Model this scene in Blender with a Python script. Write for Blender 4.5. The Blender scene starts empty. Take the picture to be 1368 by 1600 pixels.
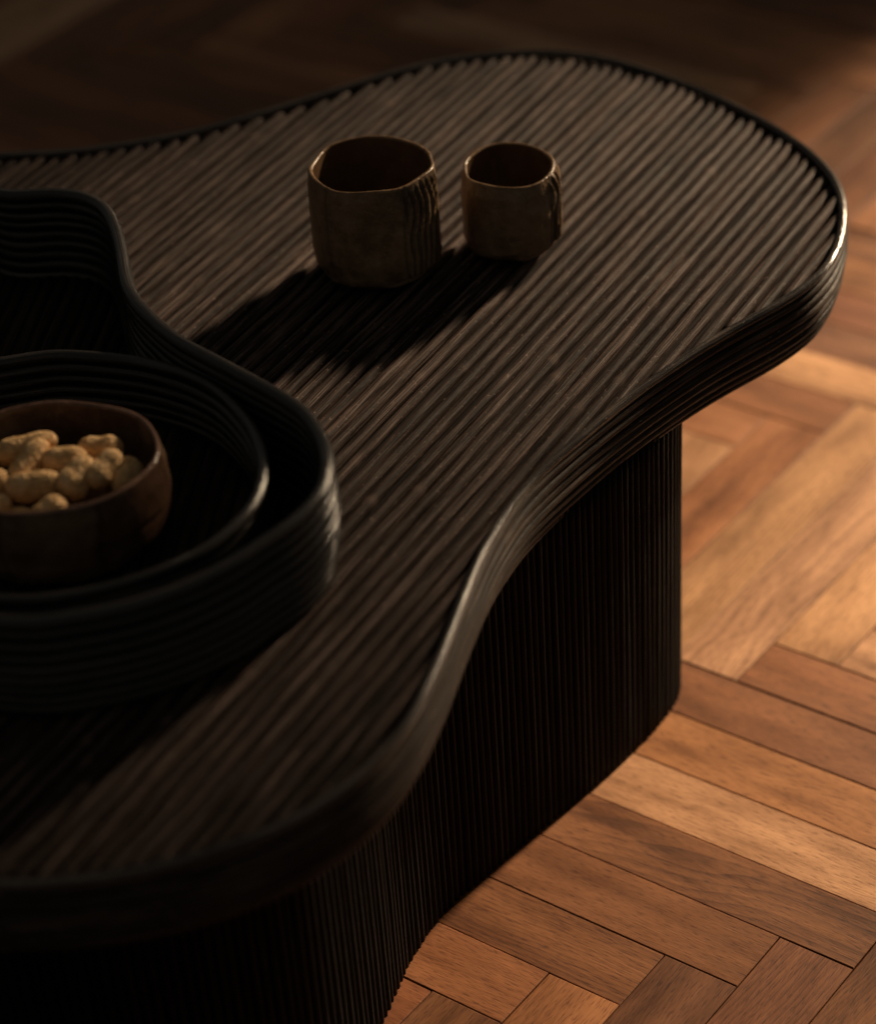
import bpy, math, random
import numpy as np
from mathutils import Vector, Matrix

random.seed(7)
rng = np.random.default_rng(11)
SC = bpy.context.scene
COL = SC.collection
PI = math.pi
R = math.radians

# ------------------------------------------------------------------ camera
cam_d = bpy.data.cameras.new('camera')
cam = bpy.data.objects.new('camera', cam_d)
COL.objects.link(cam)
_r = Vector((0.807765, 0.586570, -0.058746))
_u = Vector((-0.341605, 0.546969, 0.764285))
_f = Vector((-0.480438, 0.597295, -0.642198))
cam.matrix_world = Matrix(((_r.x, _u.x, -_f.x, 0.87605),
                           (_r.y, _u.y, -_f.y, -1.21598),
                           (_r.z, _u.z, -_f.z, 1.48569),
                           (0, 0, 0, 1)))
cam_d.sensor_fit = 'AUTO'
cam_d.sensor_width = 36
cam_d.lens = 3923.6 / 1600 * 36
cam_d.shift_y = 0.25
cam_d.clip_start = 0.05
cam_d.clip_end = 60
cam_d.dof.use_dof = True
cam_d.dof.focus_distance = 2.10
cam_d.dof.aperture_fstop = 2.4
SC.camera = cam

# ------------------------------------------------------------------ light
world = bpy.data.worlds.new('World')
SC.world = world
world.use_nodes = True
bg = world.node_tree.nodes['Background']
bg.inputs['Color'].default_value = (1.0, 0.96, 0.83, 1)
bg.inputs['Strength'].default_value = 0.058


def aim(o, target):
    d = Vector(target) - o.location
    o.rotation_euler = d.to_track_quat('-Z', 'Y').to_euler()


def spot(name, target, az, el, dist, power, size_deg, blend, radius, color):
    ld = bpy.data.lights.new(name, 'SPOT')
    ld.energy = power
    ld.spot_size = R(size_deg)
    ld.spot_blend = blend
    ld.shadow_soft_size = radius
    ld.color = color
    o = bpy.data.objects.new(name, ld)
    COL.objects.link(o)
    t = Vector(target)
    o.location = t + dist * Vector((math.sin(az) * math.cos(el), math.cos(az) * math.cos(el), math.sin(el)))
    aim(o, target)
    return o


SUN_C = (1.0, 0.76, 0.50)
spot('low_window_light', (0.02, 0.92, 0.0), R(4), R(21), 10.0, 16200, 7.8, 1.0, 0.32, SUN_C)
spot('table_window_light', (-0.50, 0.22, 0.385), R(4), R(21), 10.0, 8000, 4.2, 1.0, 0.32, SUN_C)
spot('far_window_light', (-0.36, 1.56, 0.0), R(1), R(21), 10.0, 5000, 3.4, 0.5, 0.05, SUN_C)

SC.view_settings.view_transform = 'Standard'
SC.view_settings.look = 'None'
SC.view_settings.gamma = 1
SC.view_settings.exposure = 0
SC.cycles.use_denoising = True
SC.cycles.max_bounces = 6
SC.cycles.caustics_reflective = False
SC.cycles.caustics_refractive = False


# ------------------------------------------------------------------ material helpers
class NT:
    def __init__(self, name):
        self.m = bpy.data.materials.new(name)
        self.m.use_nodes = True
        self.t = self.m.node_tree
        self.bsdf = self.t.nodes['Principled BSDF']

    def n(self, typ, **kw):
        nd = self.t.nodes.new(typ)
        for k, v in kw.items():
            setattr(nd, k, v)
        return nd

    def link(self, a, b):
        self.t.links.new(a, b)

    def math(self, op, a, b=None, clamp=False):
        nd = self.n('ShaderNodeMath', operation=op)
        nd.use_clamp = clamp
        for i, x in enumerate((a, b)):
            if x is None:
                continue
            if isinstance(x, (int, float)):
                nd.inputs[i].default_value = x
            else:
                self.link(x, nd.inputs[i])
        return nd.outputs[0]

    def vmath(self, op, a, b):
        nd = self.n('ShaderNodeVectorMath', operation=op)
        for i, x in enumerate((a, b)):
            if isinstance(x, tuple):
                nd.inputs[i].default_value = x
            else:
                self.link(x, nd.inputs[i])
        return nd.outputs[0]

    def noise(self, vec, scale, detail=3, rough=0.55, dist=0.0):
        nd = self.n('ShaderNodeTexNoise')
        nd.inputs['Scale'].default_value = scale
        nd.inputs['Detail'].default_value = detail
        nd.inputs['Roughness'].default_value = rough
        nd.inputs['Distortion'].default_value = dist
        if vec is not None:
            self.link(vec, nd.inputs['Vector'])
        return nd.outputs['Fac']

    def ramp(self, fac, stops):
        nd = self.n('ShaderNodeValToRGB')
        el = nd.color_ramp.elements
        while len(el) < len(stops):
            el.new(0.5)
        for e, (p, c) in zip(el, stops):
            e.position = p
            e.color = c if len(c) == 4 else (*c, 1)
        self.link(fac, nd.inputs['Fac'])
        return nd.outputs['Color']

    def mix(self, fac, a, b, mode='MIX'):
        nd = self.n('ShaderNodeMix', data_type='RGBA', blend_type=mode)
        for idx, x in ((0, fac), (6, a), (7, b)):
            if isinstance(x, (int, float)):
                nd.inputs[idx].default_value = x
            elif isinstance(x, tuple):
                nd.inputs[idx].default_value = x if len(x) == 4 else (*x, 1)
            else:
                self.link(x, nd.inputs[idx])
        return nd.outputs[2]

    def bump(self, height, dist, strength=1.0, normal=None):
        nd = self.n('ShaderNodeBump')
        nd.inputs['Distance'].default_value = dist
        nd.inputs['Strength'].default_value = strength
        self.link(height, nd.inputs['Height'])
        if normal is not None:
            self.link(normal, nd.inputs['Normal'])
        self.link(nd.outputs[0], self.bsdf.inputs['Normal'])
        return nd.outputs[0]


def rattan_material(name, dark, mid, pale, rough=(0.42, 0.62), spec=0.35, wear=1.0):
    k = NT(name)
    uv = k.n('ShaderNodeUVMap', uv_map='UVMap').outputs[0]
    oi = k.n('ShaderNodeObjectInfo')
    off = k.math('MULTIPLY', oi.outputs['Random'], 37.0)
    comb = k.n('ShaderNodeCombineXYZ')
    for i in range(3):
        k.link(off, comb.inputs[i])
    fine = k.vmath('ADD', k.vmath('MULTIPLY', uv, (16.0, 1500.0, 1.0)), comb.outputs[0])
    med = k.vmath('ADD', k.vmath('MULTIPLY', uv, (6.0, 330.0, 1.0)), comb.outputs[0])
    broad = k.vmath('ADD', k.vmath('MULTIPLY', uv, (7.0, 40.0, 1.0)), comb.outputs[0])
    speck = k.vmath('ADD', k.vmath('MULTIPLY', uv, (260.0, 420.0, 1.0)), comb.outputs[0])
    f1 = k.noise(fine, 1.0, 3, 0.6)
    f2 = k.noise(med, 1.0, 3, 0.6)
    f3 = k.noise(broad, 1.0, 4, 0.6)
    f4 = k.noise(speck, 1.0, 2, 0.5)
    base = k.ramp(k.math('ADD', k.math('MULTIPLY', f1, 0.80), k.math('MULTIPLY', f2, 0.20)),
                  [(0.42, dark), (0.50, mid), (0.60, pale)])
    tone = k.math('MULTIPLY_ADD', oi.outputs['Random'], 0.55)
    tone.node.inputs[2].default_value = 0.72
    wv = k.ramp(f3, [(0.3, (0.72, 0.70, 0.68)), (0.5, (0.97, 0.96, 0.95)), (0.72, (1.30, 1.26, 1.22))])
    c = k.mix(1.0, base, wv, 'MULTIPLY')
    tn = k.n('ShaderNodeCombineColor')
    for i in range(3):
        k.link(tone, tn.inputs[i])
    c = k.mix(1.0, c, tn.outputs[0], 'MULTIPLY')
    sp = k.ramp(f4, [(0.66, (0, 0, 0)), (0.74, (1, 1, 1))])
    sp2 = k.math('MULTIPLY', k.math('MULTIPLY', sp, f3), 0.9 * wear, True)
    c = k.mix(sp2, c, (pale[0] * 3.2, pale[1] * 3.0, pale[2] * 2.8, 1))
    node = k.n('ShaderNodeAttribute', attribute_name='node').outputs['Fac']
    c = k.mix(k.math('MULTIPLY', node, 0.30 * wear), c, (pale[0] * 1.6, pale[1] * 1.5, pale[2] * 1.4, 1))
    k.link(c, k.bsdf.inputs['Base Color'])
    rr = k.n('ShaderNodeMapRange')
    k.link(f2, rr.inputs[0])
    rr.inputs[1].default_value = 0.3
    rr.inputs[2].default_value = 0.7
    rr.inputs[3].default_value = rough[0]
    rr.inputs[4].default_value = rough[1]
    k.link(rr.outputs[0], k.bsdf.inputs['Roughness'])
    k.bsdf.inputs['Specular IOR Level'].default_value = spec
    h = k.math('ADD', k.math('MULTIPLY', f1, 0.7), k.math('ADD', f2, k.math('MULTIPLY', f4, 0.5)))
    k.bump(h, 0.0007, 0.8)
    return k.m


M_REED = rattan_material('stained_rattan', (0.011, 0.0070, 0.0057), (0.034, 0.0232, 0.0192), (0.145, 0.104, 0.090),
                         rough=(0.45, 0.65), spec=0.045)
M_EDGE = rattan_material('stained_rattan_rim', (0.006, 0.0045, 0.0036), (0.030, 0.0215, 0.017), (0.13, 0.094, 0.074),
                         rough=(0.40, 0.60), spec=0.12, wear=0.9)
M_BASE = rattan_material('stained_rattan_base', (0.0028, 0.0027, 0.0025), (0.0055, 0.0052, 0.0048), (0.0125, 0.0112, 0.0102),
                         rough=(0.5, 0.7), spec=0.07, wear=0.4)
M_TRAY = rattan_material('black_rattan', (0.009, 0.0075, 0.0065), (0.018, 0.015, 0.0128), (0.045, 0.036, 0.030),
                         rough=(0.16, 0.30), spec=0.50, wear=0.5)


M_TFLOOR = rattan_material('dull_rattan_floor', (0.010, 0.008, 0.007), (0.026, 0.020, 0.017), (0.05, 0.038, 0.031), rough=(0.8, 0.95), spec=0.03, wear=0.3)


def plain_dark(name, col, rough):
    k = NT(name)
    tc = k.n('ShaderNodeTexCoord').outputs['Object']
    f = k.noise(tc, 60, 4)
    k.link(k.ramp(f, [(0.3, tuple(x * 0.6 for x in col)), (0.7, tuple(x * 1.3 for x in col))]), k.bsdf.inputs['Base Color'])
    k.bsdf.inputs['Roughness'].default_value = rough
    k.bsdf.inputs['Specular IOR Level'].default_value = 0.2
    k.bump(f, 0.0006, 0.6)
    return k.m


M_CORE = plain_dark('dark_board_core', (0.005, 0.004, 0.0035), 0.85)
M_SUB = plain_dark('joint_grime', (0.034, 0.018, 0.010), 0.9)


def parquet_material():
    k = NT('oiled_parquet_wood')
    tc = k.n('ShaderNodeTexCoord').outputs['Object']
    oi = k.n('ShaderNodeObjectInfo')
    rnd = oi.outputs['Random']
    comb = k.n('ShaderNodeCombineXYZ')
    k.link(k.math('MULTIPLY', rnd, 91.0), comb.inputs[0])
    k.link(k.math('MULTIPLY', rnd, 53.0), comb.inputs[1])
    k.link(k.math('MULTIPLY', rnd, 17.0), comb.inputs[2])
    slow = k.noise(k.vmath('ADD', k.vmath('MULTIPLY', tc, (3.2, 9.0, 1.0)), comb.outputs[0]), 1.0, 2, 0.5)
    # growth rings: distance across the board bent by a slow noise along it
    sep = k.n('ShaderNodeSeparateXYZ')
    k.link(tc, sep.inputs[0])
    tilt = k.math('MULTIPLY', k.math('SUBTRACT', k.math('FRACT', k.math('MULTIPLY', rnd, 7.31)), 0.5), 0.35)
    across = k.math('ADD', sep.outputs[1], k.math('MULTIPLY', sep.outputs[0], tilt))
    freq = k.math('ADD', 70.0, k.math('MULTIPLY', k.math('FRACT', k.math('MULTIPLY', rnd, 13.7)), 150.0))
    ring_arg = k.math('ADD', k.math('MULTIPLY', across, freq), k.math('MULTIPLY', slow, 8.0))
    fr = k.math('FRACT', ring_arg)
    ring = k.math('MULTIPLY', k.math('MULTIPLY', fr, fr), 1.0)
    streak = k.noise(k.vmath('ADD', k.vmath('MULTIPLY', tc, (6.0, 42.0, 1.0)), comb.outputs[0]), 1.0, 4, 0.6, 0.3)
    pores = k.noise(k.vmath('ADD', k.vmath('MULTIPLY', tc, (80.0, 800.0, 1.0)), comb.outputs[0]), 1.0, 2, 0.6)
    blotch = k.noise(k.vmath('ADD', k.vmath('MULTIPLY', tc, (7.0, 26.0, 1.0)), comb.outputs[0]), 1.0, 3, 0.6)
    mark = k.noise(k.vmath('ADD', k.vmath('MULTIPLY', tc, (30.0, 40.0, 1.0)), comb.outputs[0]), 1.0, 2, 0.5)
    col = oi.outputs['Color']
    v = k.math('ADD', k.math('MULTIPLY', streak, 0.85), k.math('MULTIPLY', blotch, 0.95))
    rw = k.math('MULTIPLY', k.math('FRACT', k.math('MULTIPLY', rnd, 29.3)), 0.30)
    v = k.math('SUBTRACT', v, k.math('MULTIPLY', ring, rw))
    v = k.math('SUBTRACT', v, 0.13)
    mod = k.ramp(v, [(0.38, (0.50, 0.44, 0.39)), (0.62, (0.88, 0.85, 0.82)), (0.78, (1.10, 1.10, 1.09)), (0.98, (1.36, 1.40, 1.42))])
    c = k.mix(1.0, col, mod, 'MULTIPLY')
    pr = k.ramp(pores, [(0.32, (0.38, 0.31, 0.26)), (0.46, (0.95, 0.94, 0.93)), (0.60, (1.0, 1.0, 1.0)), (0.75, (1.16, 1.15, 1.12))])
    c = k.mix(0.9, c, pr, 'MULTIPLY')
    mk = k.ramp(mark, [(0.76, (0, 0, 0)), (0.82, (1, 1, 1))])
    c = k.mix(k.math('MULTIPLY', mk, 0.5), c, (0.05, 0.022, 0.010, 1))
    k.link(c, k.bsdf.inputs['Base Color'])
    rr = k.n('ShaderNodeMapRange')
    k.link(blotch, rr.inputs[0])
    rr.inputs[3].default_value = 0.42
    rr.inputs[4].default_value = 0.66
    k.link(rr.outputs[0], k.bsdf.inputs['Roughness'])
    k.bsdf.inputs['Specular IOR Level'].default_value = 0.22
    k.bump(k.math('ADD', k.math('MULTIPLY', pores, 0.6), streak), 0.0006, 0.55)
    return k.m


M_WOOD = parquet_material()


def ceramic(name, dark, mid, pale, rough=(0.22, 0.45), relief=0.0005, scale=70):
    k = NT(name)
    tc = k.n('ShaderNodeTexCoord').outputs['Object']
    f = k.noise(tc, scale, 5, 0.62)
    g = k.noise(k.vmath('MULTIPLY', tc, (1, 1, 0.45)), scale * 0.35, 3, 0.5, 0.6)
    s = k.noise(tc, 900, 2, 0.5)
    c = k.ramp(k.math('ADD', k.math('MULTIPLY', f, 0.4), k.math('MULTIPLY', g, 0.6)),
               [(0.34, dark), (0.5, mid), (0.66, pale)])
    sp = k.ramp(s, [(0.30, (0.35, 0.32, 0.3)), (0.38, (1, 1, 1))])
    c = k.mix(0.8, c, sp, 'MULTIPLY')
    gv = k.n('ShaderNodeAttribute', attribute_name='node').outputs['Fac']
    c = k.mix(gv, c, (dark[0] * 0.22, dark[1] * 0.2, dark[2] * 0.2, 1))
    k.link(c, k.bsdf.inputs['Base Color'])
    rr = k.n('ShaderNodeMapRange')
    k.link(f, rr.inputs[0])
    rr.inputs[1].default_value = 0.3
    rr.inputs[2].default_value = 0.7
    rr.inputs[3].default_value = rough[0]
    rr.inputs[4].default_value = rough[1]
    k.link(rr.outputs[0], k.bsdf.inputs['Roughness'])
    k.bump(k.math('ADD', k.math('MULTIPLY', f, 0.6), g), relief * 4, 0.7)
    return k.m


M_GLAZE = ceramic('brown_glaze', (0.085, 0.049, 0.026), (0.205, 0.126, 0.068), (0.31, 0.20, 0.115), rough=(0.20, 0.5), relief=0.0016)
M_GLAZE_IN = ceramic('dark_inner_glaze', (0.08, 0.045, 0.024), (0.11, 0.063, 0.034), (0.15, 0.088, 0.049), rough=(0.15, 0.3), relief=0.0003)
M_LIP = ceramic('caramel_rim_glaze', (0.12, 0.062, 0.026), (0.18, 0.098, 0.042), (0.27, 0.16, 0.075), rough=(0.22, 0.4), relief=0.0005, scale=120)
M_CLAY = ceramic('bare_brown_clay', (0.13, 0.08, 0.045), (0.27, 0.17, 0.095), (0.38, 0.255, 0.15), rough=(0.6, 0.85), relief=0.0008, scale=160)
M_BOWL = ceramic('mottled_brown_glaze', (0.030, 0.015, 0.010), (0.095, 0.052, 0.032), (0.22, 0.145, 0.092), rough=(0.10, 0.30), relief=0.0009, scale=34)
M_BOWL_LIP = ceramic('red_brown_rim_glaze', (0.10, 0.05, 0.032), (0.15, 0.078, 0.05), (0.22, 0.12, 0.08), rough=(0.12, 0.28), relief=0.0003, scale=120)


def peanut_material():
    k = NT('peanut_shell')
    tc = k.n('ShaderNodeTexCoord').outputs['Object']
    oi = k.n('ShaderNodeObjectInfo')
    comb = k.n('ShaderNodeCombineXYZ')
    k.link(k.math('MULTIPLY', oi.outputs['Random'], 20.0), comb.inputs[0])
    p = k.vmath('ADD', tc, comb.outputs[0])
    v = k.n('ShaderNodeTexVoronoi', feature='DISTANCE_TO_EDGE')
    v.inputs['Scale'].default_value = 230
    k.link(k.vmath('MULTIPLY', p, (0.55, 1.0, 1.0)), v.inputs['Vector'])
    net = k.ramp(v.outputs['Distance'], [(0.0, (1, 1, 1)), (0.22, (0, 0, 0))])
    f = k.noise(p, 110, 4)
    c = k.ramp(f, [(0.3, (0.52, 0.30, 0.125)), (0.52, (0.79, 0.49, 0.22)), (0.75, (0.88, 0.61, 0.34))])
    c = k.mix(k.math('MULTIPLY', net, 0.35), c, (0.50, 0.30, 0.13, 1))
    k.link(c, k.bsdf.inputs['Base Color'])
    k.bsdf.inputs['Roughness'].default_value = 0.7
    k.bsdf.inputs['Specular IOR Level'].default_value = 0.25
    k.bump(k.math('ADD', net, f), 0.0010, 0.7)
    return k.m


M_PEANUT = peanut_material()


# ------------------------------------------------------------------ mesh helpers
def mesh(name, verts, faces, mat, uvs=None, smooth=True, node=None):
    me = bpy.data.meshes.new(name)
    me.from_pydata([tuple(map(float, v)) for v in verts], [], [tuple(int(i) for i in f) for f in faces])
    if uvs is not None:
        ul = me.uv_layers.new(name='UVMap')
        flat = np.asarray(uvs, dtype=np.float32).reshape(-1)
        ul.data.foreach_set('uv', flat)
    if node is not None:
        at = me.attributes.new('node', 'FLOAT', 'POINT')
        at.data.foreach_set('value', np.asarray(node, dtype=np.float32))
    if smooth:
        me.polygons.foreach_set('use_smooth', [True] * len(me.polygons))
    if mat:
        me.materials.append(mat)
    me.update()
    return me


def obj(name, me, parent=None, loc=None):
    o = bpy.data.objects.new(name, me)
    COL.objects.link(o)
    if parent is not None:
        o.parent = parent
    if loc is not None:
        o.location = loc
    return o


def thing(name, label, cat, loc=(0, 0, 0), rotz=0.0, group=None):
    o = bpy.data.objects.new(name, None)
    COL.objects.link(o)
    o.empty_display_size = 0.05
    o.location = loc
    o.rotation_euler = (0, 0, rotz)
    o['label'] = label
    o['category'] = cat
    if group:
        o['group'] = group
    return o


def closed_curve(pts, step, smooth=0):
    """Closed Catmull-Rom through pts, resampled to about `step`."""
    P = np.asarray(pts, float)
    n = len(P)
    out = []
    for i in range(n):
        p0, p1, p2, p3 = P[i - 1], P[i], P[(i + 1) % n], P[(i + 2) % n]
        for t in np.linspace(0, 1, 24, endpoint=False):
            out.append(0.5 * ((2 * p1) + (-p0 + p2) * t + (2 * p0 - 5 * p1 + 4 * p2 - p3) * t * t + (-p0 + 3 * p1 - 3 * p2 + p3) * t ** 3))
    Q = resample(np.array(out), step)
    for _ in range(smooth):
        Q = 0.25 * np.roll(Q, 1, 0) + 0.5 * Q + 0.25 * np.roll(Q, -1, 0)
    return Q


def resample(Q, step=None, n=None):
    L = np.concatenate([Q, Q[:1]])
    s = np.concatenate([[0], np.cumsum(np.linalg.norm(np.diff(L, axis=0), axis=1))])
    m = n or max(8, int(round(s[-1] / step)))
    t = np.linspace(0, s[-1], m, endpoint=False)
    return np.stack([np.interp(t, s, L[:, k]) for k in range(2)], 1)


def area2(Q):
    x, y = Q[:, 0], Q[:, 1]
    return float(np.sum(x * np.roll(y, -1) - np.roll(x, -1) * y))


def offset(Q, d):
    """Moves a counter-clockwise closed curve outward by d."""
    T = np.roll(Q, -1, 0) - np.roll(Q, 1, 0)
    T /= np.linalg.norm(T, axis=1)[:, None]
    N = np.stack([T[:, 1], -T[:, 0]], 1)
    return Q + N * d


def smooth_noise(n, period, amp, closed=False):
    """Smooth random sequence of n samples whose features are about `period` samples long."""
    m = max(4, int(n / period) + 2)
    k = rng.normal(0, 1, m)
    t = np.linspace(0, m if closed else m - 1, n, endpoint=not closed)
    i = np.floor(t).astype(int)
    f = t - i
    f = f * f * (3 - 2 * f)
    return amp * (k[i % m] * (1 - f) + k[(i + 1) % m] * f)


def knots(length, n, spacing):
    """Node positions along a pole: bump profile in [0,1] per ring."""
    s = np.linspace(0, length, n)
    b = np.zeros(n)
    p = rng.uniform(0, spacing)
    while p < length:
        b = np.maximum(b, np.exp(-((s - p) / 0.0035) ** 2) * rng.uniform(0.4, 1))
        p += spacing * rng.uniform(0.6, 1.5)
    return b


def pole(name, P, rad, mat, closed, segs=10, arc=(0, 2 * PI), node=None, wob=0.0):
    """Round pole swept along the 3-D path P (planar in z or straight)."""
    P = np.asarray(P, float)
    n = len(P)
    if closed:
        T = np.roll(P, -1, 0) - np.roll(P, 1, 0)
    else:
        T = np.gradient(P, axis=0)
    T /= np.linalg.norm(T, axis=1)[:, None]
    up = np.array([0, 0, 1.0])
    if abs(T[0, 2]) > 0.9:
        A = np.tile(np.array([1.0, 0, 0]), (n, 1))
    else:
        A = np.cross(T, up)
        A /= np.linalg.norm(A, axis=1)[:, None]
    Bn = np.cross(A, T)
    rad = np.broadcast_to(np.asarray(rad, float), (n,))
    full = abs(arc[1] - arc[0] - 2 * PI) < 1e-6
    m = segs if full else segs + 1
    th = np.linspace(arc[0], arc[1], segs, endpoint=False) if full else np.linspace(arc[0], arc[1], segs + 1)
    V = P[:, None, :] + rad[:, None, None] * (np.cos(th)[None, :, None] * A[:, None, :] + np.sin(th)[None, :, None] * Bn[:, None, :])
    s = np.concatenate([[0], np.cumsum(np.linalg.norm(np.diff(P, axis=0), axis=1))])
    tot = s[-1] + (np.linalg.norm(P[0] - P[-1]) if closed else 0)
    r0 = float(np.mean(rad))
    faces, uv = [], []
    for i in range(n if closed else n - 1):
        j = (i + 1) % n
        s0, s1 = s[i], (s[j] if j else tot)
        for k in range(segs):
            l = (k + 1) % m
            faces.append((i * m + k, i * m + l, j * m + l, j * m + k))
            v0, v1 = k / segs * (arc[1] - arc[0]) * r0, (k + 1) / segs * (arc[1] - arc[0]) * r0
            uv += [(s0, v0), (s0, v1), (s1, v1), (s1, v0)]
    verts = V.reshape(-1, 3)
    nd = np.repeat(node, m) if node is not None else np.zeros(len(verts))
    if not closed:                      # rounded ends
        verts = np.concatenate([verts, [P[0] - T[0] * rad[0] * 0.3, P[-1] + T[-1] * rad[-1] * 0.3]])
        a, b = len(verts) - 2, len(verts) - 1
        nd = np.concatenate([nd, [0, 0]])
        for k in range(segs):
            l = (k + 1) % m
            faces.append((a, l, k))
            uv += [(0, 0), (0.002, 0), (0.002, 0.002)]
            faces.append((b, (n - 1) * m + k, (n - 1) * m + l))
            uv += [(0, 0), (0.002, 0), (0.002, 0.002)]
    return mesh(name, verts, faces, mat, uv, True, nd)


def slab(name, Q, z0, z1, mat):
    n = len(Q)
    V = [(x, y, z0) for x, y in Q] + [(x, y, z1) for x, y in Q]
    F = [tuple(range(n - 1, -1, -1)), tuple(range(n, 2 * n))]
    F += [(i, (i + 1) % n, n + (i + 1) % n, n + i) for i in range(n)]
    return mesh(name, V, F, mat, None, False)


def spans(Q, x):
    """y intervals inside closed polygon Q along the line X = x."""
    ys = []
    n = len(Q)
    for i in range(n):
        a, b = Q[i], Q[(i + 1) % n]
        if (a[0] - x) * (b[0] - x) < 0:
            ys.append(a[1] + (x - a[0]) / (b[0] - a[0]) * (b[1] - a[1]))
    ys.sort()
    return list(zip(ys[0::2], ys[1::2]))


# ------------------------------------------------------------------ floor
W = 0.07
LN = 8
floor_me = mesh('floor', [(-6, -5, -0.016), (5, -5, -0.016), (5, 7, -0.016), (-6, 7, -0.016)], [(0, 1, 2, 3)], M_SUB, None, False)
floor = obj('floor', floor_me)
floor['kind'] = 'structure'


def board_mesh():
    g, b, t = 0.0005, 0.0007, 0.014
    hx, hy = LN * W / 2 - g, W / 2 - g
    V = [(sx * hx, sy * hy, -t) for sx, sy in ((-1, -1), (1, -1), (1, 1), (-1, 1))]
    V += [(sx * hx, sy * hy, -b * 0.8) for sx, sy in ((-1, -1), (1, -1), (1, 1), (-1, 1))]
    V += [(sx * (hx - b), sy * (hy - b), 0) for sx, sy in ((-1, -1), (1, -1), (1, 1), (-1, 1))]
    F = [(8, 9, 10, 11)]
    for i in range(4):
        j = (i + 1) % 4
        F += [(i, j, 4 + j, 4 + i), (4 + i, 4 + j, 8 + j, 8 + i)]
    return mesh('board', V, F, M_WOOD, None, False)


BOARD = board_mesh()
TAN, BRN, RED, DRK, ORG = (0.44, 0.230, 0.113), (0.205, 0.078, 0.029), (0.225, 0.081, 0.031), (0.165, 0.063, 0.024), (0.31, 0.126, 0.049)
tone_a = {-2: RED, -1: RED, 0: BRN, 1: BRN, 2: BRN, 3: TAN, 4: ORG, 5: RED, 6: RED, 7: TAN}
tone_b = {(-2, 6): TAN, (-1, 7): TAN, (0, 0): ORG, (1, 1): DRK, (2, 2): BRN, (3, 3): BRN, (-1, -1): DRK, (-3, 5): TAN, (0, 8): ORG}


def in_view(x, y):
    """Ground that the photograph shows, with a margin of about one block."""
    d = Vector((x, y, 0)) - cam.location
    if d.length < 1:
        return False
    z = d.dot(_f)
    if z <= 0.3:
        return False
    px = d.dot(_r) / z * 3923.6
    py = 1200 - d.dot(_u) / z * 3923.6
    return -760 < px < 760 and -70 < py < 1680


def place_board(cx, cy, rot, col, vis):
    o = bpy.data.objects.new('board', BOARD)
    COL.objects.link(o)
    o.parent = floor
    o.location = (cx, cy, random.uniform(-0.0008, 0.0005))
    o.rotation_euler = (random.gauss(0, 0.006), random.gauss(0, 0.0008), rot)
    j = random.uniform(0.9, 1.1)
    o.color = (col[0] * j, col[1] * j * random.uniform(0.96, 1.03), col[2] * j * random.uniform(0.92, 1.05), 1)


def pick():
    return random.choices([TAN, BRN, RED, DRK, ORG], [2, 4, 3, 2, 4])[0]


n_boards = 0
for k in range(-45, 60):
    for m in range(-4, 5):
        a1 = k + 1 + 16 * m
        pts = [((a1 - t) * W, (k + h) * W) for t in (0, 2, 4, 6, 8) for h in (0, 1)]
        if any(in_view(*p) for p in pts):
            col = tone_a.get(k, None) if m == 0 else None
            place_board((a1 - 4) * W, (k + 0.5) * W, 0 if random.random() < 0.5 else PI, col or pick(), True)
            n_boards += 1
        b1 = k + 16 * m
        pts = [((k + h) * W, (b1 - t) * W) for t in (0, 2, 4, 6, 8) for h in (0, 1)]
        if any(in_view(*p) for p in pts):
            col = tone_b.get((k, b1)) or tone_b.get((k, b1 - 8))
            place_board((k + 0.5) * W, (b1 - 4) * W, PI / 2 if random.random() < 0.5 else -PI / 2, col or pick(), True)
            n_boards += 1
print('boards', n_boards)

# ------------------------------------------------------------------ coffee table
cm = lambda L: np.array(L, float) / 100.0
TOP_PTS = cm([[-12.3, -44.1], [-7.3, -40.2], [-3.1, -35.4], [-0.1, -29.7], [1.3, -23.0], [0.8, -16.4], [-1.4, -9.6],
              [-4.6, -1.6], [-7.2, 5.5], [-8.9, 12.7], [-9.3, 21.2], [-9.0, 29.7], [-7.9, 39.2], [-6.0, 48.1], [-5.7, 54.6],
              [-7.8, 61.3], [-11.4, 67.7], [-16.1, 72.4], [-22.2, 75.9], [-29.7, 78.9], [-38.4, 81.0], [-47.2, 81.5],
              [-54.4, 79.4], [-60.1, 74.8], [-64.6, 67.6], [-68.2, 58.8], [-73.6, 47.8], [-81.2, 39.0], [-88.5, 33.5],
              [-96, 27], [-102, 18], [-105, 6], [-104, -8], [-98, -24], [-86, -38], [-68, -47], [-50, -51],
              [-33, -51.2], [-21, -48.5]])
top_out = closed_curve(TOP_PTS, 0.012, 3)
assert area2(top_out) > 0
table = thing('coffee_table', 'black reeded rattan coffee table with wavy top on the parquet floor', 'coffee table', (-0.45, 0.1, 0))
TO = np.array([-0.45, 0.1, 0.0])


def tpole(name, P, *a, **kw):
    return obj(name, pole(name, np.asarray(P) - TO, *a, **kw), table)


Z_TOP = 0.385
RP = 0.0062                                     # rim pole radius
core_q = offset(top_out, -0.0088)
core = slab('core_panel', core_q - TO[:2], 0.325, 0.3715, M_CORE)
obj('core_panel', core, table)
underside = offset(top_out, -0.018)
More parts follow.
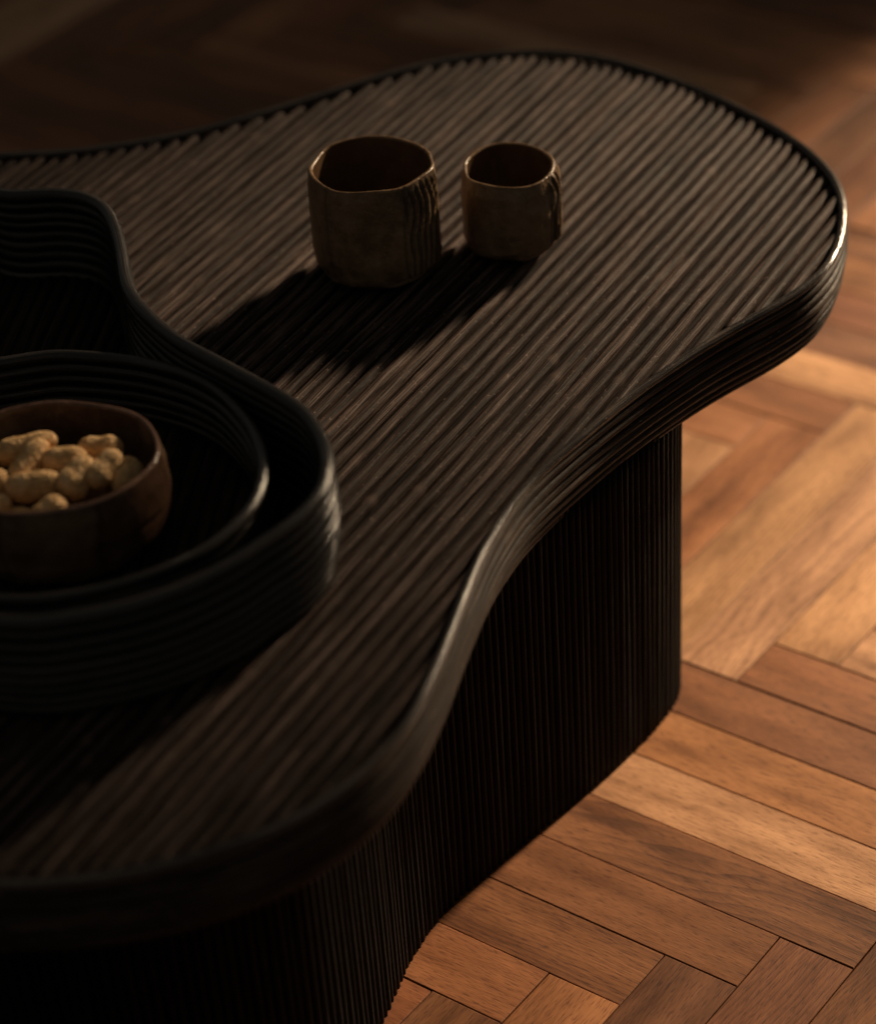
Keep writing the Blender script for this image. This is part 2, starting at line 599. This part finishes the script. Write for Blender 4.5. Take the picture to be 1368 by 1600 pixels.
# reeds of the top, laid side by side along +Y
inner = offset(top_out, -0.0072)
PITCH = 0.0131
RA = R(8.0)
ca, sa = math.cos(RA), math.sin(RA)
rin = np.stack([inner[:, 0] * ca + inner[:, 1] * sa, -inner[:, 0] * sa + inner[:, 1] * ca], 1)
x = rin[:, 0].min() + 0.004
while x < rin[:, 0].max() - 0.003:
    for y0, y1 in spans(rin, x):
        Ln = y1 - y0
        if Ln < 0.012:
            continue
        n = max(6, int(Ln / 0.008))
        ys = np.linspace(y0, y1, n)
        kb = knots(Ln, n, 0.42)
        r = 0.0051 * (1 + 0.05 * rng.normal()) * (1 + smooth_noise(n, 9, 0.018)) * (1 + 0.07 * kb)
        r = r.copy()
        r[0] *= 0.86
        r[-1] *= 0.86
        xs = x + smooth_noise(n, 18, 0.00045)
        P = np.stack([xs * ca - ys * sa, xs * sa + ys * ca, 0.3758 + rng.normal() * 0.0004 + smooth_noise(n, 16, 0.00035)], 1)
        tpole('top_reed', P, r, M_REED, False, segs=10, arc=(-0.35, PI + 0.35), node=kb)
    x += PITCH * (1 + 0.03 * rng.normal())
# edge poles, the top one is the rim
bands = [(0.3803, -0.0043, 0.0042), (0.3718, -0.0044, 0.00445), (0.3624, -0.0038, 0.0045), (0.3530, -0.0036, 0.0045),
         (0.3436, -0.0040, 0.0045), (0.3344, -0.0054, 0.0044), (0.3254, -0.0078, 0.0044), (0.3174, -0.0116, 0.0042)]
M_RIM = rattan_material('polished_rattan_rim', (0.012, 0.009, 0.007), (0.040, 0.030, 0.024), (0.12, 0.092, 0.072),
                        rough=(0.15, 0.30), spec=0.6, wear=1.0)
for i, (z, d, rr) in enumerate(bands):
    q = offset(top_out, d)
    n = len(q)
    kb = np.zeros(n)
    for c0 in rng.uniform(0, n, 7):
        dd = np.minimum(np.abs(np.arange(n) - c0), n - np.abs(np.arange(n) - c0))
        kb = np.maximum(kb, np.exp(-(dd / 0.6) ** 2))
    rad = rr * (1 + smooth_noise(n, 7, 0.03, True) + 0.05 * kb)
    P = np.concatenate([q + smooth_noise(n, 9, 0.0003, True)[:, None], (z + smooth_noise(n, 11, 0.0004, True))[:, None]], 1)
    tpole('edge_reed', P, rad, M_RIM if i == 0 else M_EDGE, True, segs=12, node=kb)

# base: a closed wall of upright thin reeds
BASE_PTS = cm([[-8.1, -12.3], [-10.3, -5.7], [-11.5, 0.8], [-11.1, 6.9], [-10.5, 13.8], [-9.8, 20.9], [-9.4, 28.7],
               [-9.6, 34.0], [-10.2, 37.0], [-11.8, 39.6], [-15.0, 41.3], [-20, 42.2], [-30, 44], [-42, 45], [-54, 40], [-66, 29],
               [-78, 22], [-90, 15], [-96, 2], [-93, -16], [-81, -31], [-64, -40], [-46, -44], [-30, -43.5], [-18, -38.5],
               [-10, -31], [-6.5, -22]])
base_out = closed_curve(BASE_PTS, 0.012, 1)
assert area2(base_out) > 0
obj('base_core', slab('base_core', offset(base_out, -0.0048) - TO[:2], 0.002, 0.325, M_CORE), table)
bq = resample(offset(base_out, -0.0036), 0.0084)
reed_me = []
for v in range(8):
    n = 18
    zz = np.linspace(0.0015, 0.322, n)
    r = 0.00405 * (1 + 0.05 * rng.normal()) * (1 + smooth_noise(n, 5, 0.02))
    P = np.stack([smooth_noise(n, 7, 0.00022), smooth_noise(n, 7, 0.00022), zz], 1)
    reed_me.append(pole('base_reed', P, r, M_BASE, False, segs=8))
order = sorted(range(len(bq)), key=lambda q: (bq[q][0] - 0.876) ** 2 + (bq[q][1] + 1.216) ** 2)
rest_v, rest_f = [], []
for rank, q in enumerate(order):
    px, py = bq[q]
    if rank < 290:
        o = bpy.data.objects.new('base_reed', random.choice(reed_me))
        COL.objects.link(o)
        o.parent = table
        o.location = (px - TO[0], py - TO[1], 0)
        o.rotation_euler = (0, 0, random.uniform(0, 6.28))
    else:                                # the far side, never in the photograph
        b0 = len(rest_v)
        for zz in (0.0015, 0.322):
            for k in range(8):
                rest_v.append((px - TO[0] + 0.004 * math.cos(k * PI / 4), py - TO[1] + 0.004 * math.sin(k * PI / 4), zz))
        rest_f += [(b0 + k, b0 + (k + 1) % 8, b0 + 8 + (k + 1) % 8, b0 + 8 + k) for k in range(8)]
if rest_v:
    o = obj('base_reed', mesh('base_reed', rest_v, rest_f, M_BASE, [(0.0, 0.0)] * (4 * len(rest_f))), table)
    o['kind'] = 'stuff'
print('base reeds', len(bq))


# ------------------------------------------------------------------ trays
def rattan_tray(name, label, pts, z0, z1, loc, floor_rot, rim_r=0.0056, wall_r=0.0054, flare=0.004, group=None, grow=0.0):
    q0 = offset(closed_curve(cm(pts), 0.009, 2), grow)
    assert area2(q0) > 0
    L = np.array([loc[0], loc[1]])
    t = thing(name, label, 'tray', (loc[0], loc[1], z0), 0, group)
    q = q0 - L
    H = z1 - z0
    obj('tray_bottom', slab('tray_bottom', offset(q, -0.008), 0.0008, 0.005, M_CORE), t)
    inn = offset(q, -0.014)
    c, s = math.cos(floor_rot), math.sin(floor_rot)
    rot = np.stack([inn[:, 0] * c + inn[:, 1] * s, -inn[:, 0] * s + inn[:, 1] * c], 1)
    x = rot[:, 0].min() + 0.006
    while x < rot[:, 0].max() - 0.004:
        for y0, y1 in spans(rot, x):
            if y1 - y0 < 0.02:
                continue
            n = max(6, int((y1 - y0) / 0.02))
            ys = np.linspace(y0, y1, n)
            xs = np.full(n, x) + smooth_noise(n, 6, 0.0003)
            P = np.stack([xs * c - ys * s, xs * s + ys * c, np.full(n, 0.0035)], 1)
            obj('floor_reed', pole('floor_reed', P, 0.0056 * (1 + smooth_noise(n, 5, 0.02)), M_TFLOOR, False, segs=8, arc=(0, PI)), t)
        x += 0.0118
    pitch = 0.0104
    nb = int(round((H - 0.006) / pitch)) + 1
    zs = np.linspace(0.006, H - rim_r, nb)
    for i, z in enumerate(zs):
        top = i == nb - 1
        f = 1 - i / (nb - 1)
        qq = offset(q, -rim_r + flare * math.sin(PI * f) - 0.6 * flare * f + (0.0008 if top else 0))
        n = len(qq)
        rad = (rim_r * 1.05 if top else wall_r) * (1 + smooth_noise(n, 8, 0.02, True))
        P = np.concatenate([qq, (z + smooth_noise(n, 14, 0.0004, True))[:, None]], 1)
        obj('rim_reed' if top else 'wall_reed', pole('wall_reed', P, rad, M_TRAY, True, segs=12), t)
    return t


TRAY_Z = 0.3822
tray = rattan_tray('serving_tray', 'large wavy black rattan tray standing directly on the table top', [
    [-68.4, 16.8], [-64.4, 19.3], [-61.2, 20.3], [-58.3, 19.8], [-55.4, 18.0], [-51.7, 14.8], [-47.7, 10.9], [-45.1, 8.9], [-41.5, 7.1], [-37.4, 5.6], [-32.5, 4.7], [-27.9, 3.9], [-24.9, 3.3], [-22.0, 2.4], [-18.9, 0.4], [-16.8, -1.4], [-15.4, -3.1], [-14.0, -5.4], [-13.3, -7.8], [-13.1, -11.2], [-13.4, -13.9], [-13.6, -16.5], [-14.8, -20.8], [-16.6, -24.3], [-18.9, -27.2], [-23.2, -30.6], [-38, -35.5], [-49, -36], [-61, -32], [-71, -24],
    [-79, -10], [-82, 4], [-80, 14], [-76, 18.4]][::-1], TRAY_Z, 0.4715, (-0.45, -0.06), R(30), flare=0.0040)
tray2 = rattan_tray('round_tray', 'smaller rounded black rattan tray nested inside the wavy tray, holding the peanut bowl', [
    [-50.6, -2.4], [-48.9, -0.4], [-46.9, 1.3], [-41.8, 3.4], [-38.9, 4.0], [-35.6, 4.2], [-31.7, 3.5], [-26.3, 0.8], [-22.3, -2.5], [-20.2, -5.3], [-18.7, -8.6], [-18.2, -12.6], [-18.5, -15.8], [-20.6, -20.7], [-23.4, -24.3], [-27.2, -27.0], [-36, -30.0], [-44, -29.0], [-51, -25.0], [-55.3, -18.5], [-56, -11.5], [-54, -6]][::-1],
    TRAY_Z + 0.0095, 0.4525, (-0.38, -0.12), R(30), rim_r=0.0050, wall_r=0.0050, flare=-0.002)


# ------------------------------------------------------------------ ceramics
def vessel(root, H, body_r, rim_r, th_prof, foot_r, foot_h, wall, facet, panel=None, panel_amp=0.0, panel_freq=0.0,
           lip_wave=None, mats=None, NT_=192, NZ=56, seed=1, seams=(), floor_t=0.008):
    """Hand-built pot: outer body, optional carved panel, lip, inner wall and foot, each its own mesh."""
    rg = np.random.default_rng(seed)
    m_body, m_panel, m_lip, m_in, m_foot = mats
    th = np.linspace(0, 2 * PI, NT_, endpoint=False)
    fac = facet(th)
    wob = sum(rg.normal(0, 0.006) * np.cos(kk * th + rg.uniform(0, 6.28)) for kk in (2, 3, 5, 7))
    wave = lip_wave(th)

    def outer(t):
        zz = foot_h + (H - foot_h) * t
        base = np.interp(t, th_prof[0], th_prof[1]) * body_r
        return base, zz
    ts = np.linspace(0, 1, NZ)
    Rad = np.zeros((NZ, NT_))
    Zed = np.zeros((NZ, NT_))
    for i, t in enumerate(ts):
        b, zz = outer(t)
        w = 0.5 + 0.5 * t
        Rad[i] = b * (1 + fac * (0.55 + 0.45 * min(1, t * 3)) + wob)
        Zed[i] = zz + wave * t ** 2
        if t < 0.10:
            Zed[i] += 0.0016 * np.sin(5 * th + 1) * (1 - t / 0.10) + 0.001 * np.sin(11 * th) * (1 - t / 0.10)
    for q_ in range(26):            # finger and tool dents
        a_, t_, w_, h_ = rg.uniform(0, 6.28), rg.uniform(0.05, 0.9), rg.uniform(0.05, 0.22), rg.uniform(0.04, 0.14)
        d_ = (th - a_ + PI) % (2 * PI) - PI
        amp = rg.uniform(-0.0011, 0.0006)
        Rad += amp * np.exp(-(d_[None, :] / w_) ** 2 - ((ts[:, None] - t_) / h_) ** 2)
    inpan = np.zeros(NT_, bool)
    Grv = np.zeros((NZ, NT_))
    for a_s in seams:               # faint vertical seams where the slab sides were pressed together
        ds = (th - a_s + PI) % (2 * PI) - PI
        for i, t in enumerate(ts):
            w_ = np.exp(-((ds + 0.03 * math.sin(5 * t + a_s)) / 0.022) ** 2)
            Rad[i] -= w_ * 0.0007
            Grv[i] = np.maximum(Grv[i], 0.55 * w_)
    if panel:
        d = (th - panel[0] + PI) % (2 * PI) - PI
        inpan = np.abs(d) < panel[1]
        for i, t in enumerate(ts):
            edge = np.clip((panel[1] - np.abs(d)) / 0.05, 0, 1) * np.clip(t / 0.06, 0, 1) * np.clip((1 - t) / 0.05, 0, 1)
            zz = Zed[i]
            ph = panel_freq * d + 1.8 * np.sin(t * 7 + 2.0 * d) + 0.9 * np.sin(t * 13 + 1.3)
            hgt = 0.6 * np.sin(ph) + 0.4 * np.sin(2.3 * ph + 1)
            Grv[i] = np.maximum(Grv[i], edge * np.clip(0.35 - hgt, 0, 1) * 0.9)  # carved grooves coloured darker: pooled glaze, with crease shading painted in too
            Rad[i] += edge * (panel_amp * (0.6 * np.sin(ph) + 0.4 * np.sin(2.3 * ph + 1)) + 0.0008)
    Zed[2] += rg.normal(0, 0.0006, NT_) + 0.0012 * np.sin(4 * th + seed) + 0.0007 * np.sin(13 * th)
    V = np.stack([Rad * np.cos(th), Rad * np.sin(th), Zed], 2)

    def grid_faces(sel):
        used, idx, F, gl = [], {}, [], []
        for i in range(2, NZ - 1):
            for j in range(NT_):
                if not sel(j):
                    continue
                quad = [(i, j), (i, (j + 1) % NT_), (i + 1, (j + 1) % NT_), (i + 1, j)]
                f = []
                for q in quad:
                    if q not in idx:
                        idx[q] = len(used)
                        used.append(V[q])
                        gl.append(Grv[q])
                    f.append(idx[q])
                F.append(f)
        return used, F, gl
    v, f, g = grid_faces(lambda j: not inpan[j])
    obj('body', mesh('body', v, f, m_body, node=g), root)
    if panel:
        v, f, g = grid_faces(lambda j: inpan[j])
        obj('carved_panel', mesh('carved_panel', v, f, m_panel, node=g), root)
    # lip: rounded bead over the mouth
    Rt, Zt = Rad[-1], Zed[-1]
    wl = wall * (1 + 0.12 * np.sin(3 * th + seed) + 0.08 * np.sin(7 * th))
    rings = []
    for a in np.linspace(0, PI, 9):
        rings.append((Rt - wl / 2 + np.cos(a) * wl / 2, Zt + np.sin(a) * wl * 0.42))
    vv = [(r_[j] * math.cos(th[j]), r_[j] * math.sin(th[j]), z_[j]) for r_, z_ in rings for j in range(NT_)]
    ff = [(i * NT_ + j, i * NT_ + (j + 1) % NT_, (i + 1) * NT_ + (j + 1) % NT_, (i + 1) * NT_ + j) for i in range(8) for j in range(NT_)]
    obj('lip', mesh('lip', vv, ff, m_lip), root)
    # inner wall and bottom
    rows = []
    for t in np.linspace(1, 0, 26):
        zi = foot_h + floor_t + (Zt - foot_h - floor_t) * t
        k_ = np.interp(t, [0, 0.06, 0.18, 0.5, 1], [0.74, 0.86, 0.94, 0.99, 1.0])
        rows.append(((Rt - wl) * k_, zi))
    vv = [(r_[j] * math.cos(th[j]), r_[j] * math.sin(th[j]), z_[j]) for r_, z_ in rows for j in range(NT_)]
    ff = [(i * NT_ + j, i * NT_ + (j + 1) % NT_, (i + 1) * NT_ + (j + 1) % NT_, (i + 1) * NT_ + j) for i in range(25) for j in range(NT_)]
    c = len(vv)
    vv.append((0, 0, foot_h + floor_t - 0.001))
    ff += [(25 * NT_ + j, 25 * NT_ + (j + 1) % NT_, c) for j in range(NT_)]
    obj('inner_wall', mesh('inner_wall', vv, ff, m_in), root)
    # foot: chamfer under the body, then a ring
    rows = [(Rad[3] * 0.985, Zed[3]), (Rad[1] * 0.992, Zed[1]), (Rad[0] * 0.99, Zed[0]), (Rad[0] * 0.95, Zed[0] * 0.72), (np.full(NT_, foot_r * 1.02), np.full(NT_, foot_h * 0.36)),
            (np.full(NT_, foot_r), np.full(NT_, 0.0004)), (np.full(NT_, foot_r * 0.85), np.full(NT_, 0.0004))]
    vv = [(r_[j] * math.cos(th[j]), r_[j] * math.sin(th[j]), z_[j]) for r_, z_ in rows for j in range(NT_)]
    ff = [((i + 1) * NT_ + j, (i + 1) * NT_ + (j + 1) % NT_, i * NT_ + (j + 1) % NT_, i * NT_ + j) for i in range(6) for j in range(NT_)]
    c = len(vv)
    vv.append((0, 0, 0.0004))
    ff += [(6 * NT_ + j, c, 6 * NT_ + (j + 1) % NT_) for j in range(NT_)]
    obj('foot', mesh('foot', vv, ff, m_foot), root)


def polygon_facet(corners, depth, soft):
    """Radius factor of a rounded polygon with corners at the given angles (degrees)."""
    cs = np.sort(np.radians(np.array(corners)) % (2 * PI))

    def f(th):
        out = np.zeros_like(th)
        for i in range(len(cs)):
            a, b = cs[i], cs[(i + 1) % len(cs)] + (2 * PI if i == len(cs) - 1 else 0)
            mid, half = (a + b) / 2, (b - a) / 2
            d = (th - mid + PI) % (2 * PI) - PI
            s = np.abs(d) <= half + 1e-9
            flat = math.cos(half) / np.cos(np.clip(d, -1.2, 1.2)) - 1
            out[s] = flat[s]
        k = np.exp(-0.5 * (np.arange(-12, 13) / soft) ** 2)
        k /= k.sum()
        n = len(th)
        pad = np.concatenate([out[-12:], out, out[:12]])
        return np.convolve(pad, k, 'valid')[:n] * depth
    return f


CUP_Z = 0.3820
big = thing('ceramic_cup', 'larger brown ceramic tea cup with a faceted wavy mouth and wood-grain panel', 'cup', (-0.4055, 0.3495, CUP_Z), 0, 'handmade brown cups on the table')
vessel(big, 0.0995, 0.0588, 0.054, ([0, 0.05, 0.2, 0.55, 0.85, 1], [0.93, 0.97, 0.995, 1.0, 0.99, 0.962]), 0.040, 0.010, 0.0036,
       polygon_facet([-92, -25, 24, 62, 98, 135, 172, 210, 240], 0.50, 4.6), panel=(R(0), R(25)), panel_amp=0.0011, panel_freq=46,
       lip_wave=lambda th: 0.0008 * np.cos(2 * th + 0.6) + 0.0006 * np.sin(3 * th + 1.0) + 0.0004 * np.sin(5 * th),
       mats=(M_GLAZE, M_GLAZE, M_LIP, M_GLAZE_IN, M_CLAY), seed=3, seams=(R(-25), R(-98), R(70)))
small = thing('ceramic_cup', 'smaller brown ceramic tea cup with a round mouth and folded strip', 'cup', (-0.3255, 0.4425, CUP_Z), 0, 'handmade brown cups on the table')
vessel(small, 0.0775, 0.0478, 0.039, ([0, 0.06, 0.3, 0.6, 0.85, 1], [0.90, 0.96, 0.99, 1.0, 0.97, 0.925]), 0.029, 0.009, 0.0034,
       lambda th: polygon_facet([-110, -40, 10, 55, 100, 150, 200], 0.35, 4.6)(th) + 0.05 * np.cos(2 * (th + 0.89)), panel=(R(24), R(26)), panel_amp=0.0020, panel_freq=24,
       lip_wave=lambda th: 0.0004 * np.cos(2 * th + 1.6) + 0.0006 * np.sin(3 * th),
       mats=(M_GLAZE, M_GLAZE, M_LIP, M_GLAZE_IN, M_CLAY), seed=5, seams=(R(-2), R(100)))

BOWL_Z = TRAY_Z + 0.0095 + 0.0090
bowl = thing('ceramic_bowl', 'low mottled brown ceramic bowl of peanuts inside the nested tray', 'bowl', (-0.345, -0.134, BOWL_Z))
vessel(bowl, 0.070, 0.0875, 0.080, ([0, 0.06, 0.2, 0.5, 0.8, 1], [0.90, 0.935, 0.97, 1.0, 0.985, 0.950]), 0.066, 0.007, 0.0042,
       lambda th: polygon_facet([-75, -22, 30, 80, 130, 175, 225], 0.35, 3.5)(th) - 0.04 * np.cos(2 * (th + 0.89)),
       lip_wave=lambda th: 0.0012 * np.cos(2 * th + 0.9) + 0.0007 * np.sin(3 * th),
       mats=(M_BOWL, M_BOWL, M_BOWL_LIP, M_BOWL, M_CLAY), seed=9, floor_t=0.009, seams=(R(-75), R(-22), R(30), R(-120)))


# ------------------------------------------------------------------ peanuts
def peanut_mesh(length, r1, r2, waist, bend, seed):
    rg = np.random.default_rng(seed)
    n, m = 26, 18
    V, F = [], []
    ts = np.linspace(0, 1, n)
    for t in ts:
        xx = (t - 0.5) * length
        ra = r1 * (1 - t) + r2 * t
        prof = math.sqrt(max(0.0, 1 - (2 * t - 1) ** 2)) ** 0.86
        w = 1 - waist * math.exp(-((t - 0.5) / 0.20) ** 2)
        rr = ra * prof * w
        for j in range(m):
            a = 2 * PI * j / m
            ridge = 1 + 0.016 * math.sin(5 * a + 2 * t) + 0.012 * math.sin(9 * a) + 0.006 * rg.normal()
            V.append((xx, rr * ridge * math.cos(a), rr * ridge * math.sin(a) + bend * (2 * t - 1) ** 2 * length))
    for i in range(n - 1):
        for j in range(m):
            F.append((i * m + j, i * m + (j + 1) % m, (i + 1) * m + (j + 1) % m, (i + 1) * m + j))
    return mesh('peanut', V, F, M_PEANUT)


def peanut(p0, p1, r1, r2, waist, bend, label, seed, roll=0.0):
    a, b = Vector(p0) / 100, Vector(p1) / 100
    lift = Vector((-0.003, 0.002, 0.0085))
    mid, half = (a + b) / 2 + lift, (b - a) / 2 * 1.02
    a, b = mid - half, mid + half
    r1, r2, waist = r1 * 1.50, r2 * 1.54, waist * 0.7
    d = b - a
    me = peanut_mesh(d.length, r1 / 100, r2 / 100, waist, bend, seed)
    o = obj('peanut', me)
    o.location = (a + b) / 2
    q = d.to_track_quat('X', 'Z')
    o.rotation_euler = (q @ Matrix.Rotation(roll, 3, 'X').to_quaternion()).to_euler()
    o['label'] = label
    o['category'] = 'peanut'
    o['group'] = 'peanuts in the bowl'
    return o


peanut((-40.2, -13.6, 44.2), (-36.9, -9.9, 44.8), 0.95, 0.72, 0.22, 0.03, 'long pale peanut with one fat end at the left back of the pile', 21)
peanut((-36.6, -15.8, 43.6), (-37.0, -11.2, 45.6), 0.85, 0.70, 0.2, -0.02, 'peanut tipped up with its narrow end on top, left of the centre', 22)
peanut((-36.2, -12.6, 44.4), (-33.2, -10.6, 44.6), 0.92, 0.85, 0.16, 0.02, 'smooth peanut lying across the middle of the pile', 23)
peanut((-32.3, -14.6, 43.9), (-32.6, -10.9, 45.0), 1.08, 0.85, 0.2, 0.03, 'plump peanut standing towards the front in the centre right', 24)
peanut((-36.3, -16.6, 44.2), (-32.9, -13.8, 44.5), 0.92, 0.80, 0.12, 0.02, 'straight peanut lying flat at the front of the pile', 25)
peanut((-31.6, -15.2, 44.3), (-32.2, -18.0, 43.2), 0.78, 0.85, 0.2, 0.0, 'small peanut end poking out beside the front rim', 26)
peanut((-31.2, -12.8, 44.3), (-31.3, -9.2, 45.0), 0.85, 0.78, 0.25, 0.04, 'narrow waisted peanut on the right of the pile, near the plump one', 27)
peanut((-35.2, -9.6, 44.2), (-32.1, -7.9, 44.4), 0.86, 0.92, 0.28, 0.02, 'two lobed peanut at the very back against the bowl wall', 28)
peanut((-31.0, -8.4, 43.9), (-29.2, -11.4, 43.6), 0.9, 0.85, 0.2, 0.02, 'darker peanut tucked against the right inner wall of the bowl', 29)
peanut((-39.0, -17.0, 44.0), (-36.7, -15.6, 44.4), 0.8, 0.78, 0.15, 0.0, 'peanut cut by the left photo edge at mid height', 30)
peanut((-37.4, -19.2, 43.7), (-35.0, -17.3, 43.8), 0.8, 0.75, 0.18, 0.0, 'peanut at the front left, by the rim and the photo edge', 31)
peanut((-35.8, -18.0, 42.7), (-31.4, -16.4, 42.5), 0.85, 0.85, 0.2, 0.0, 'peanut half hidden under the straight one at the front rim', 32)
peanut((-38.9, -14.8, 42.6), (-35.6, -13.4, 42.4), 0.9, 0.9, 0.2, 0.0, 'peanut half hidden in the dark gap on the left', 33)
peanut((-34.6, -12.6, 42.5), (-31.6, -9.8, 42.6), 0.9, 0.9, 0.2, 0.0, 'peanut half hidden below the middle of the pile', 34)
peanut((-31.4, -16.0, 42.4), (-29.3, -12.6, 42.4), 0.85, 0.85, 0.2, 0.0, 'peanut low on the right, under the narrow waisted one', 35)
peanut((-38.4, -11.0, 42.4), (-35.0, -8.6, 42.5), 0.9, 0.85, 0.2, 0.0, 'peanut low at the back, under the long pale one', 36)
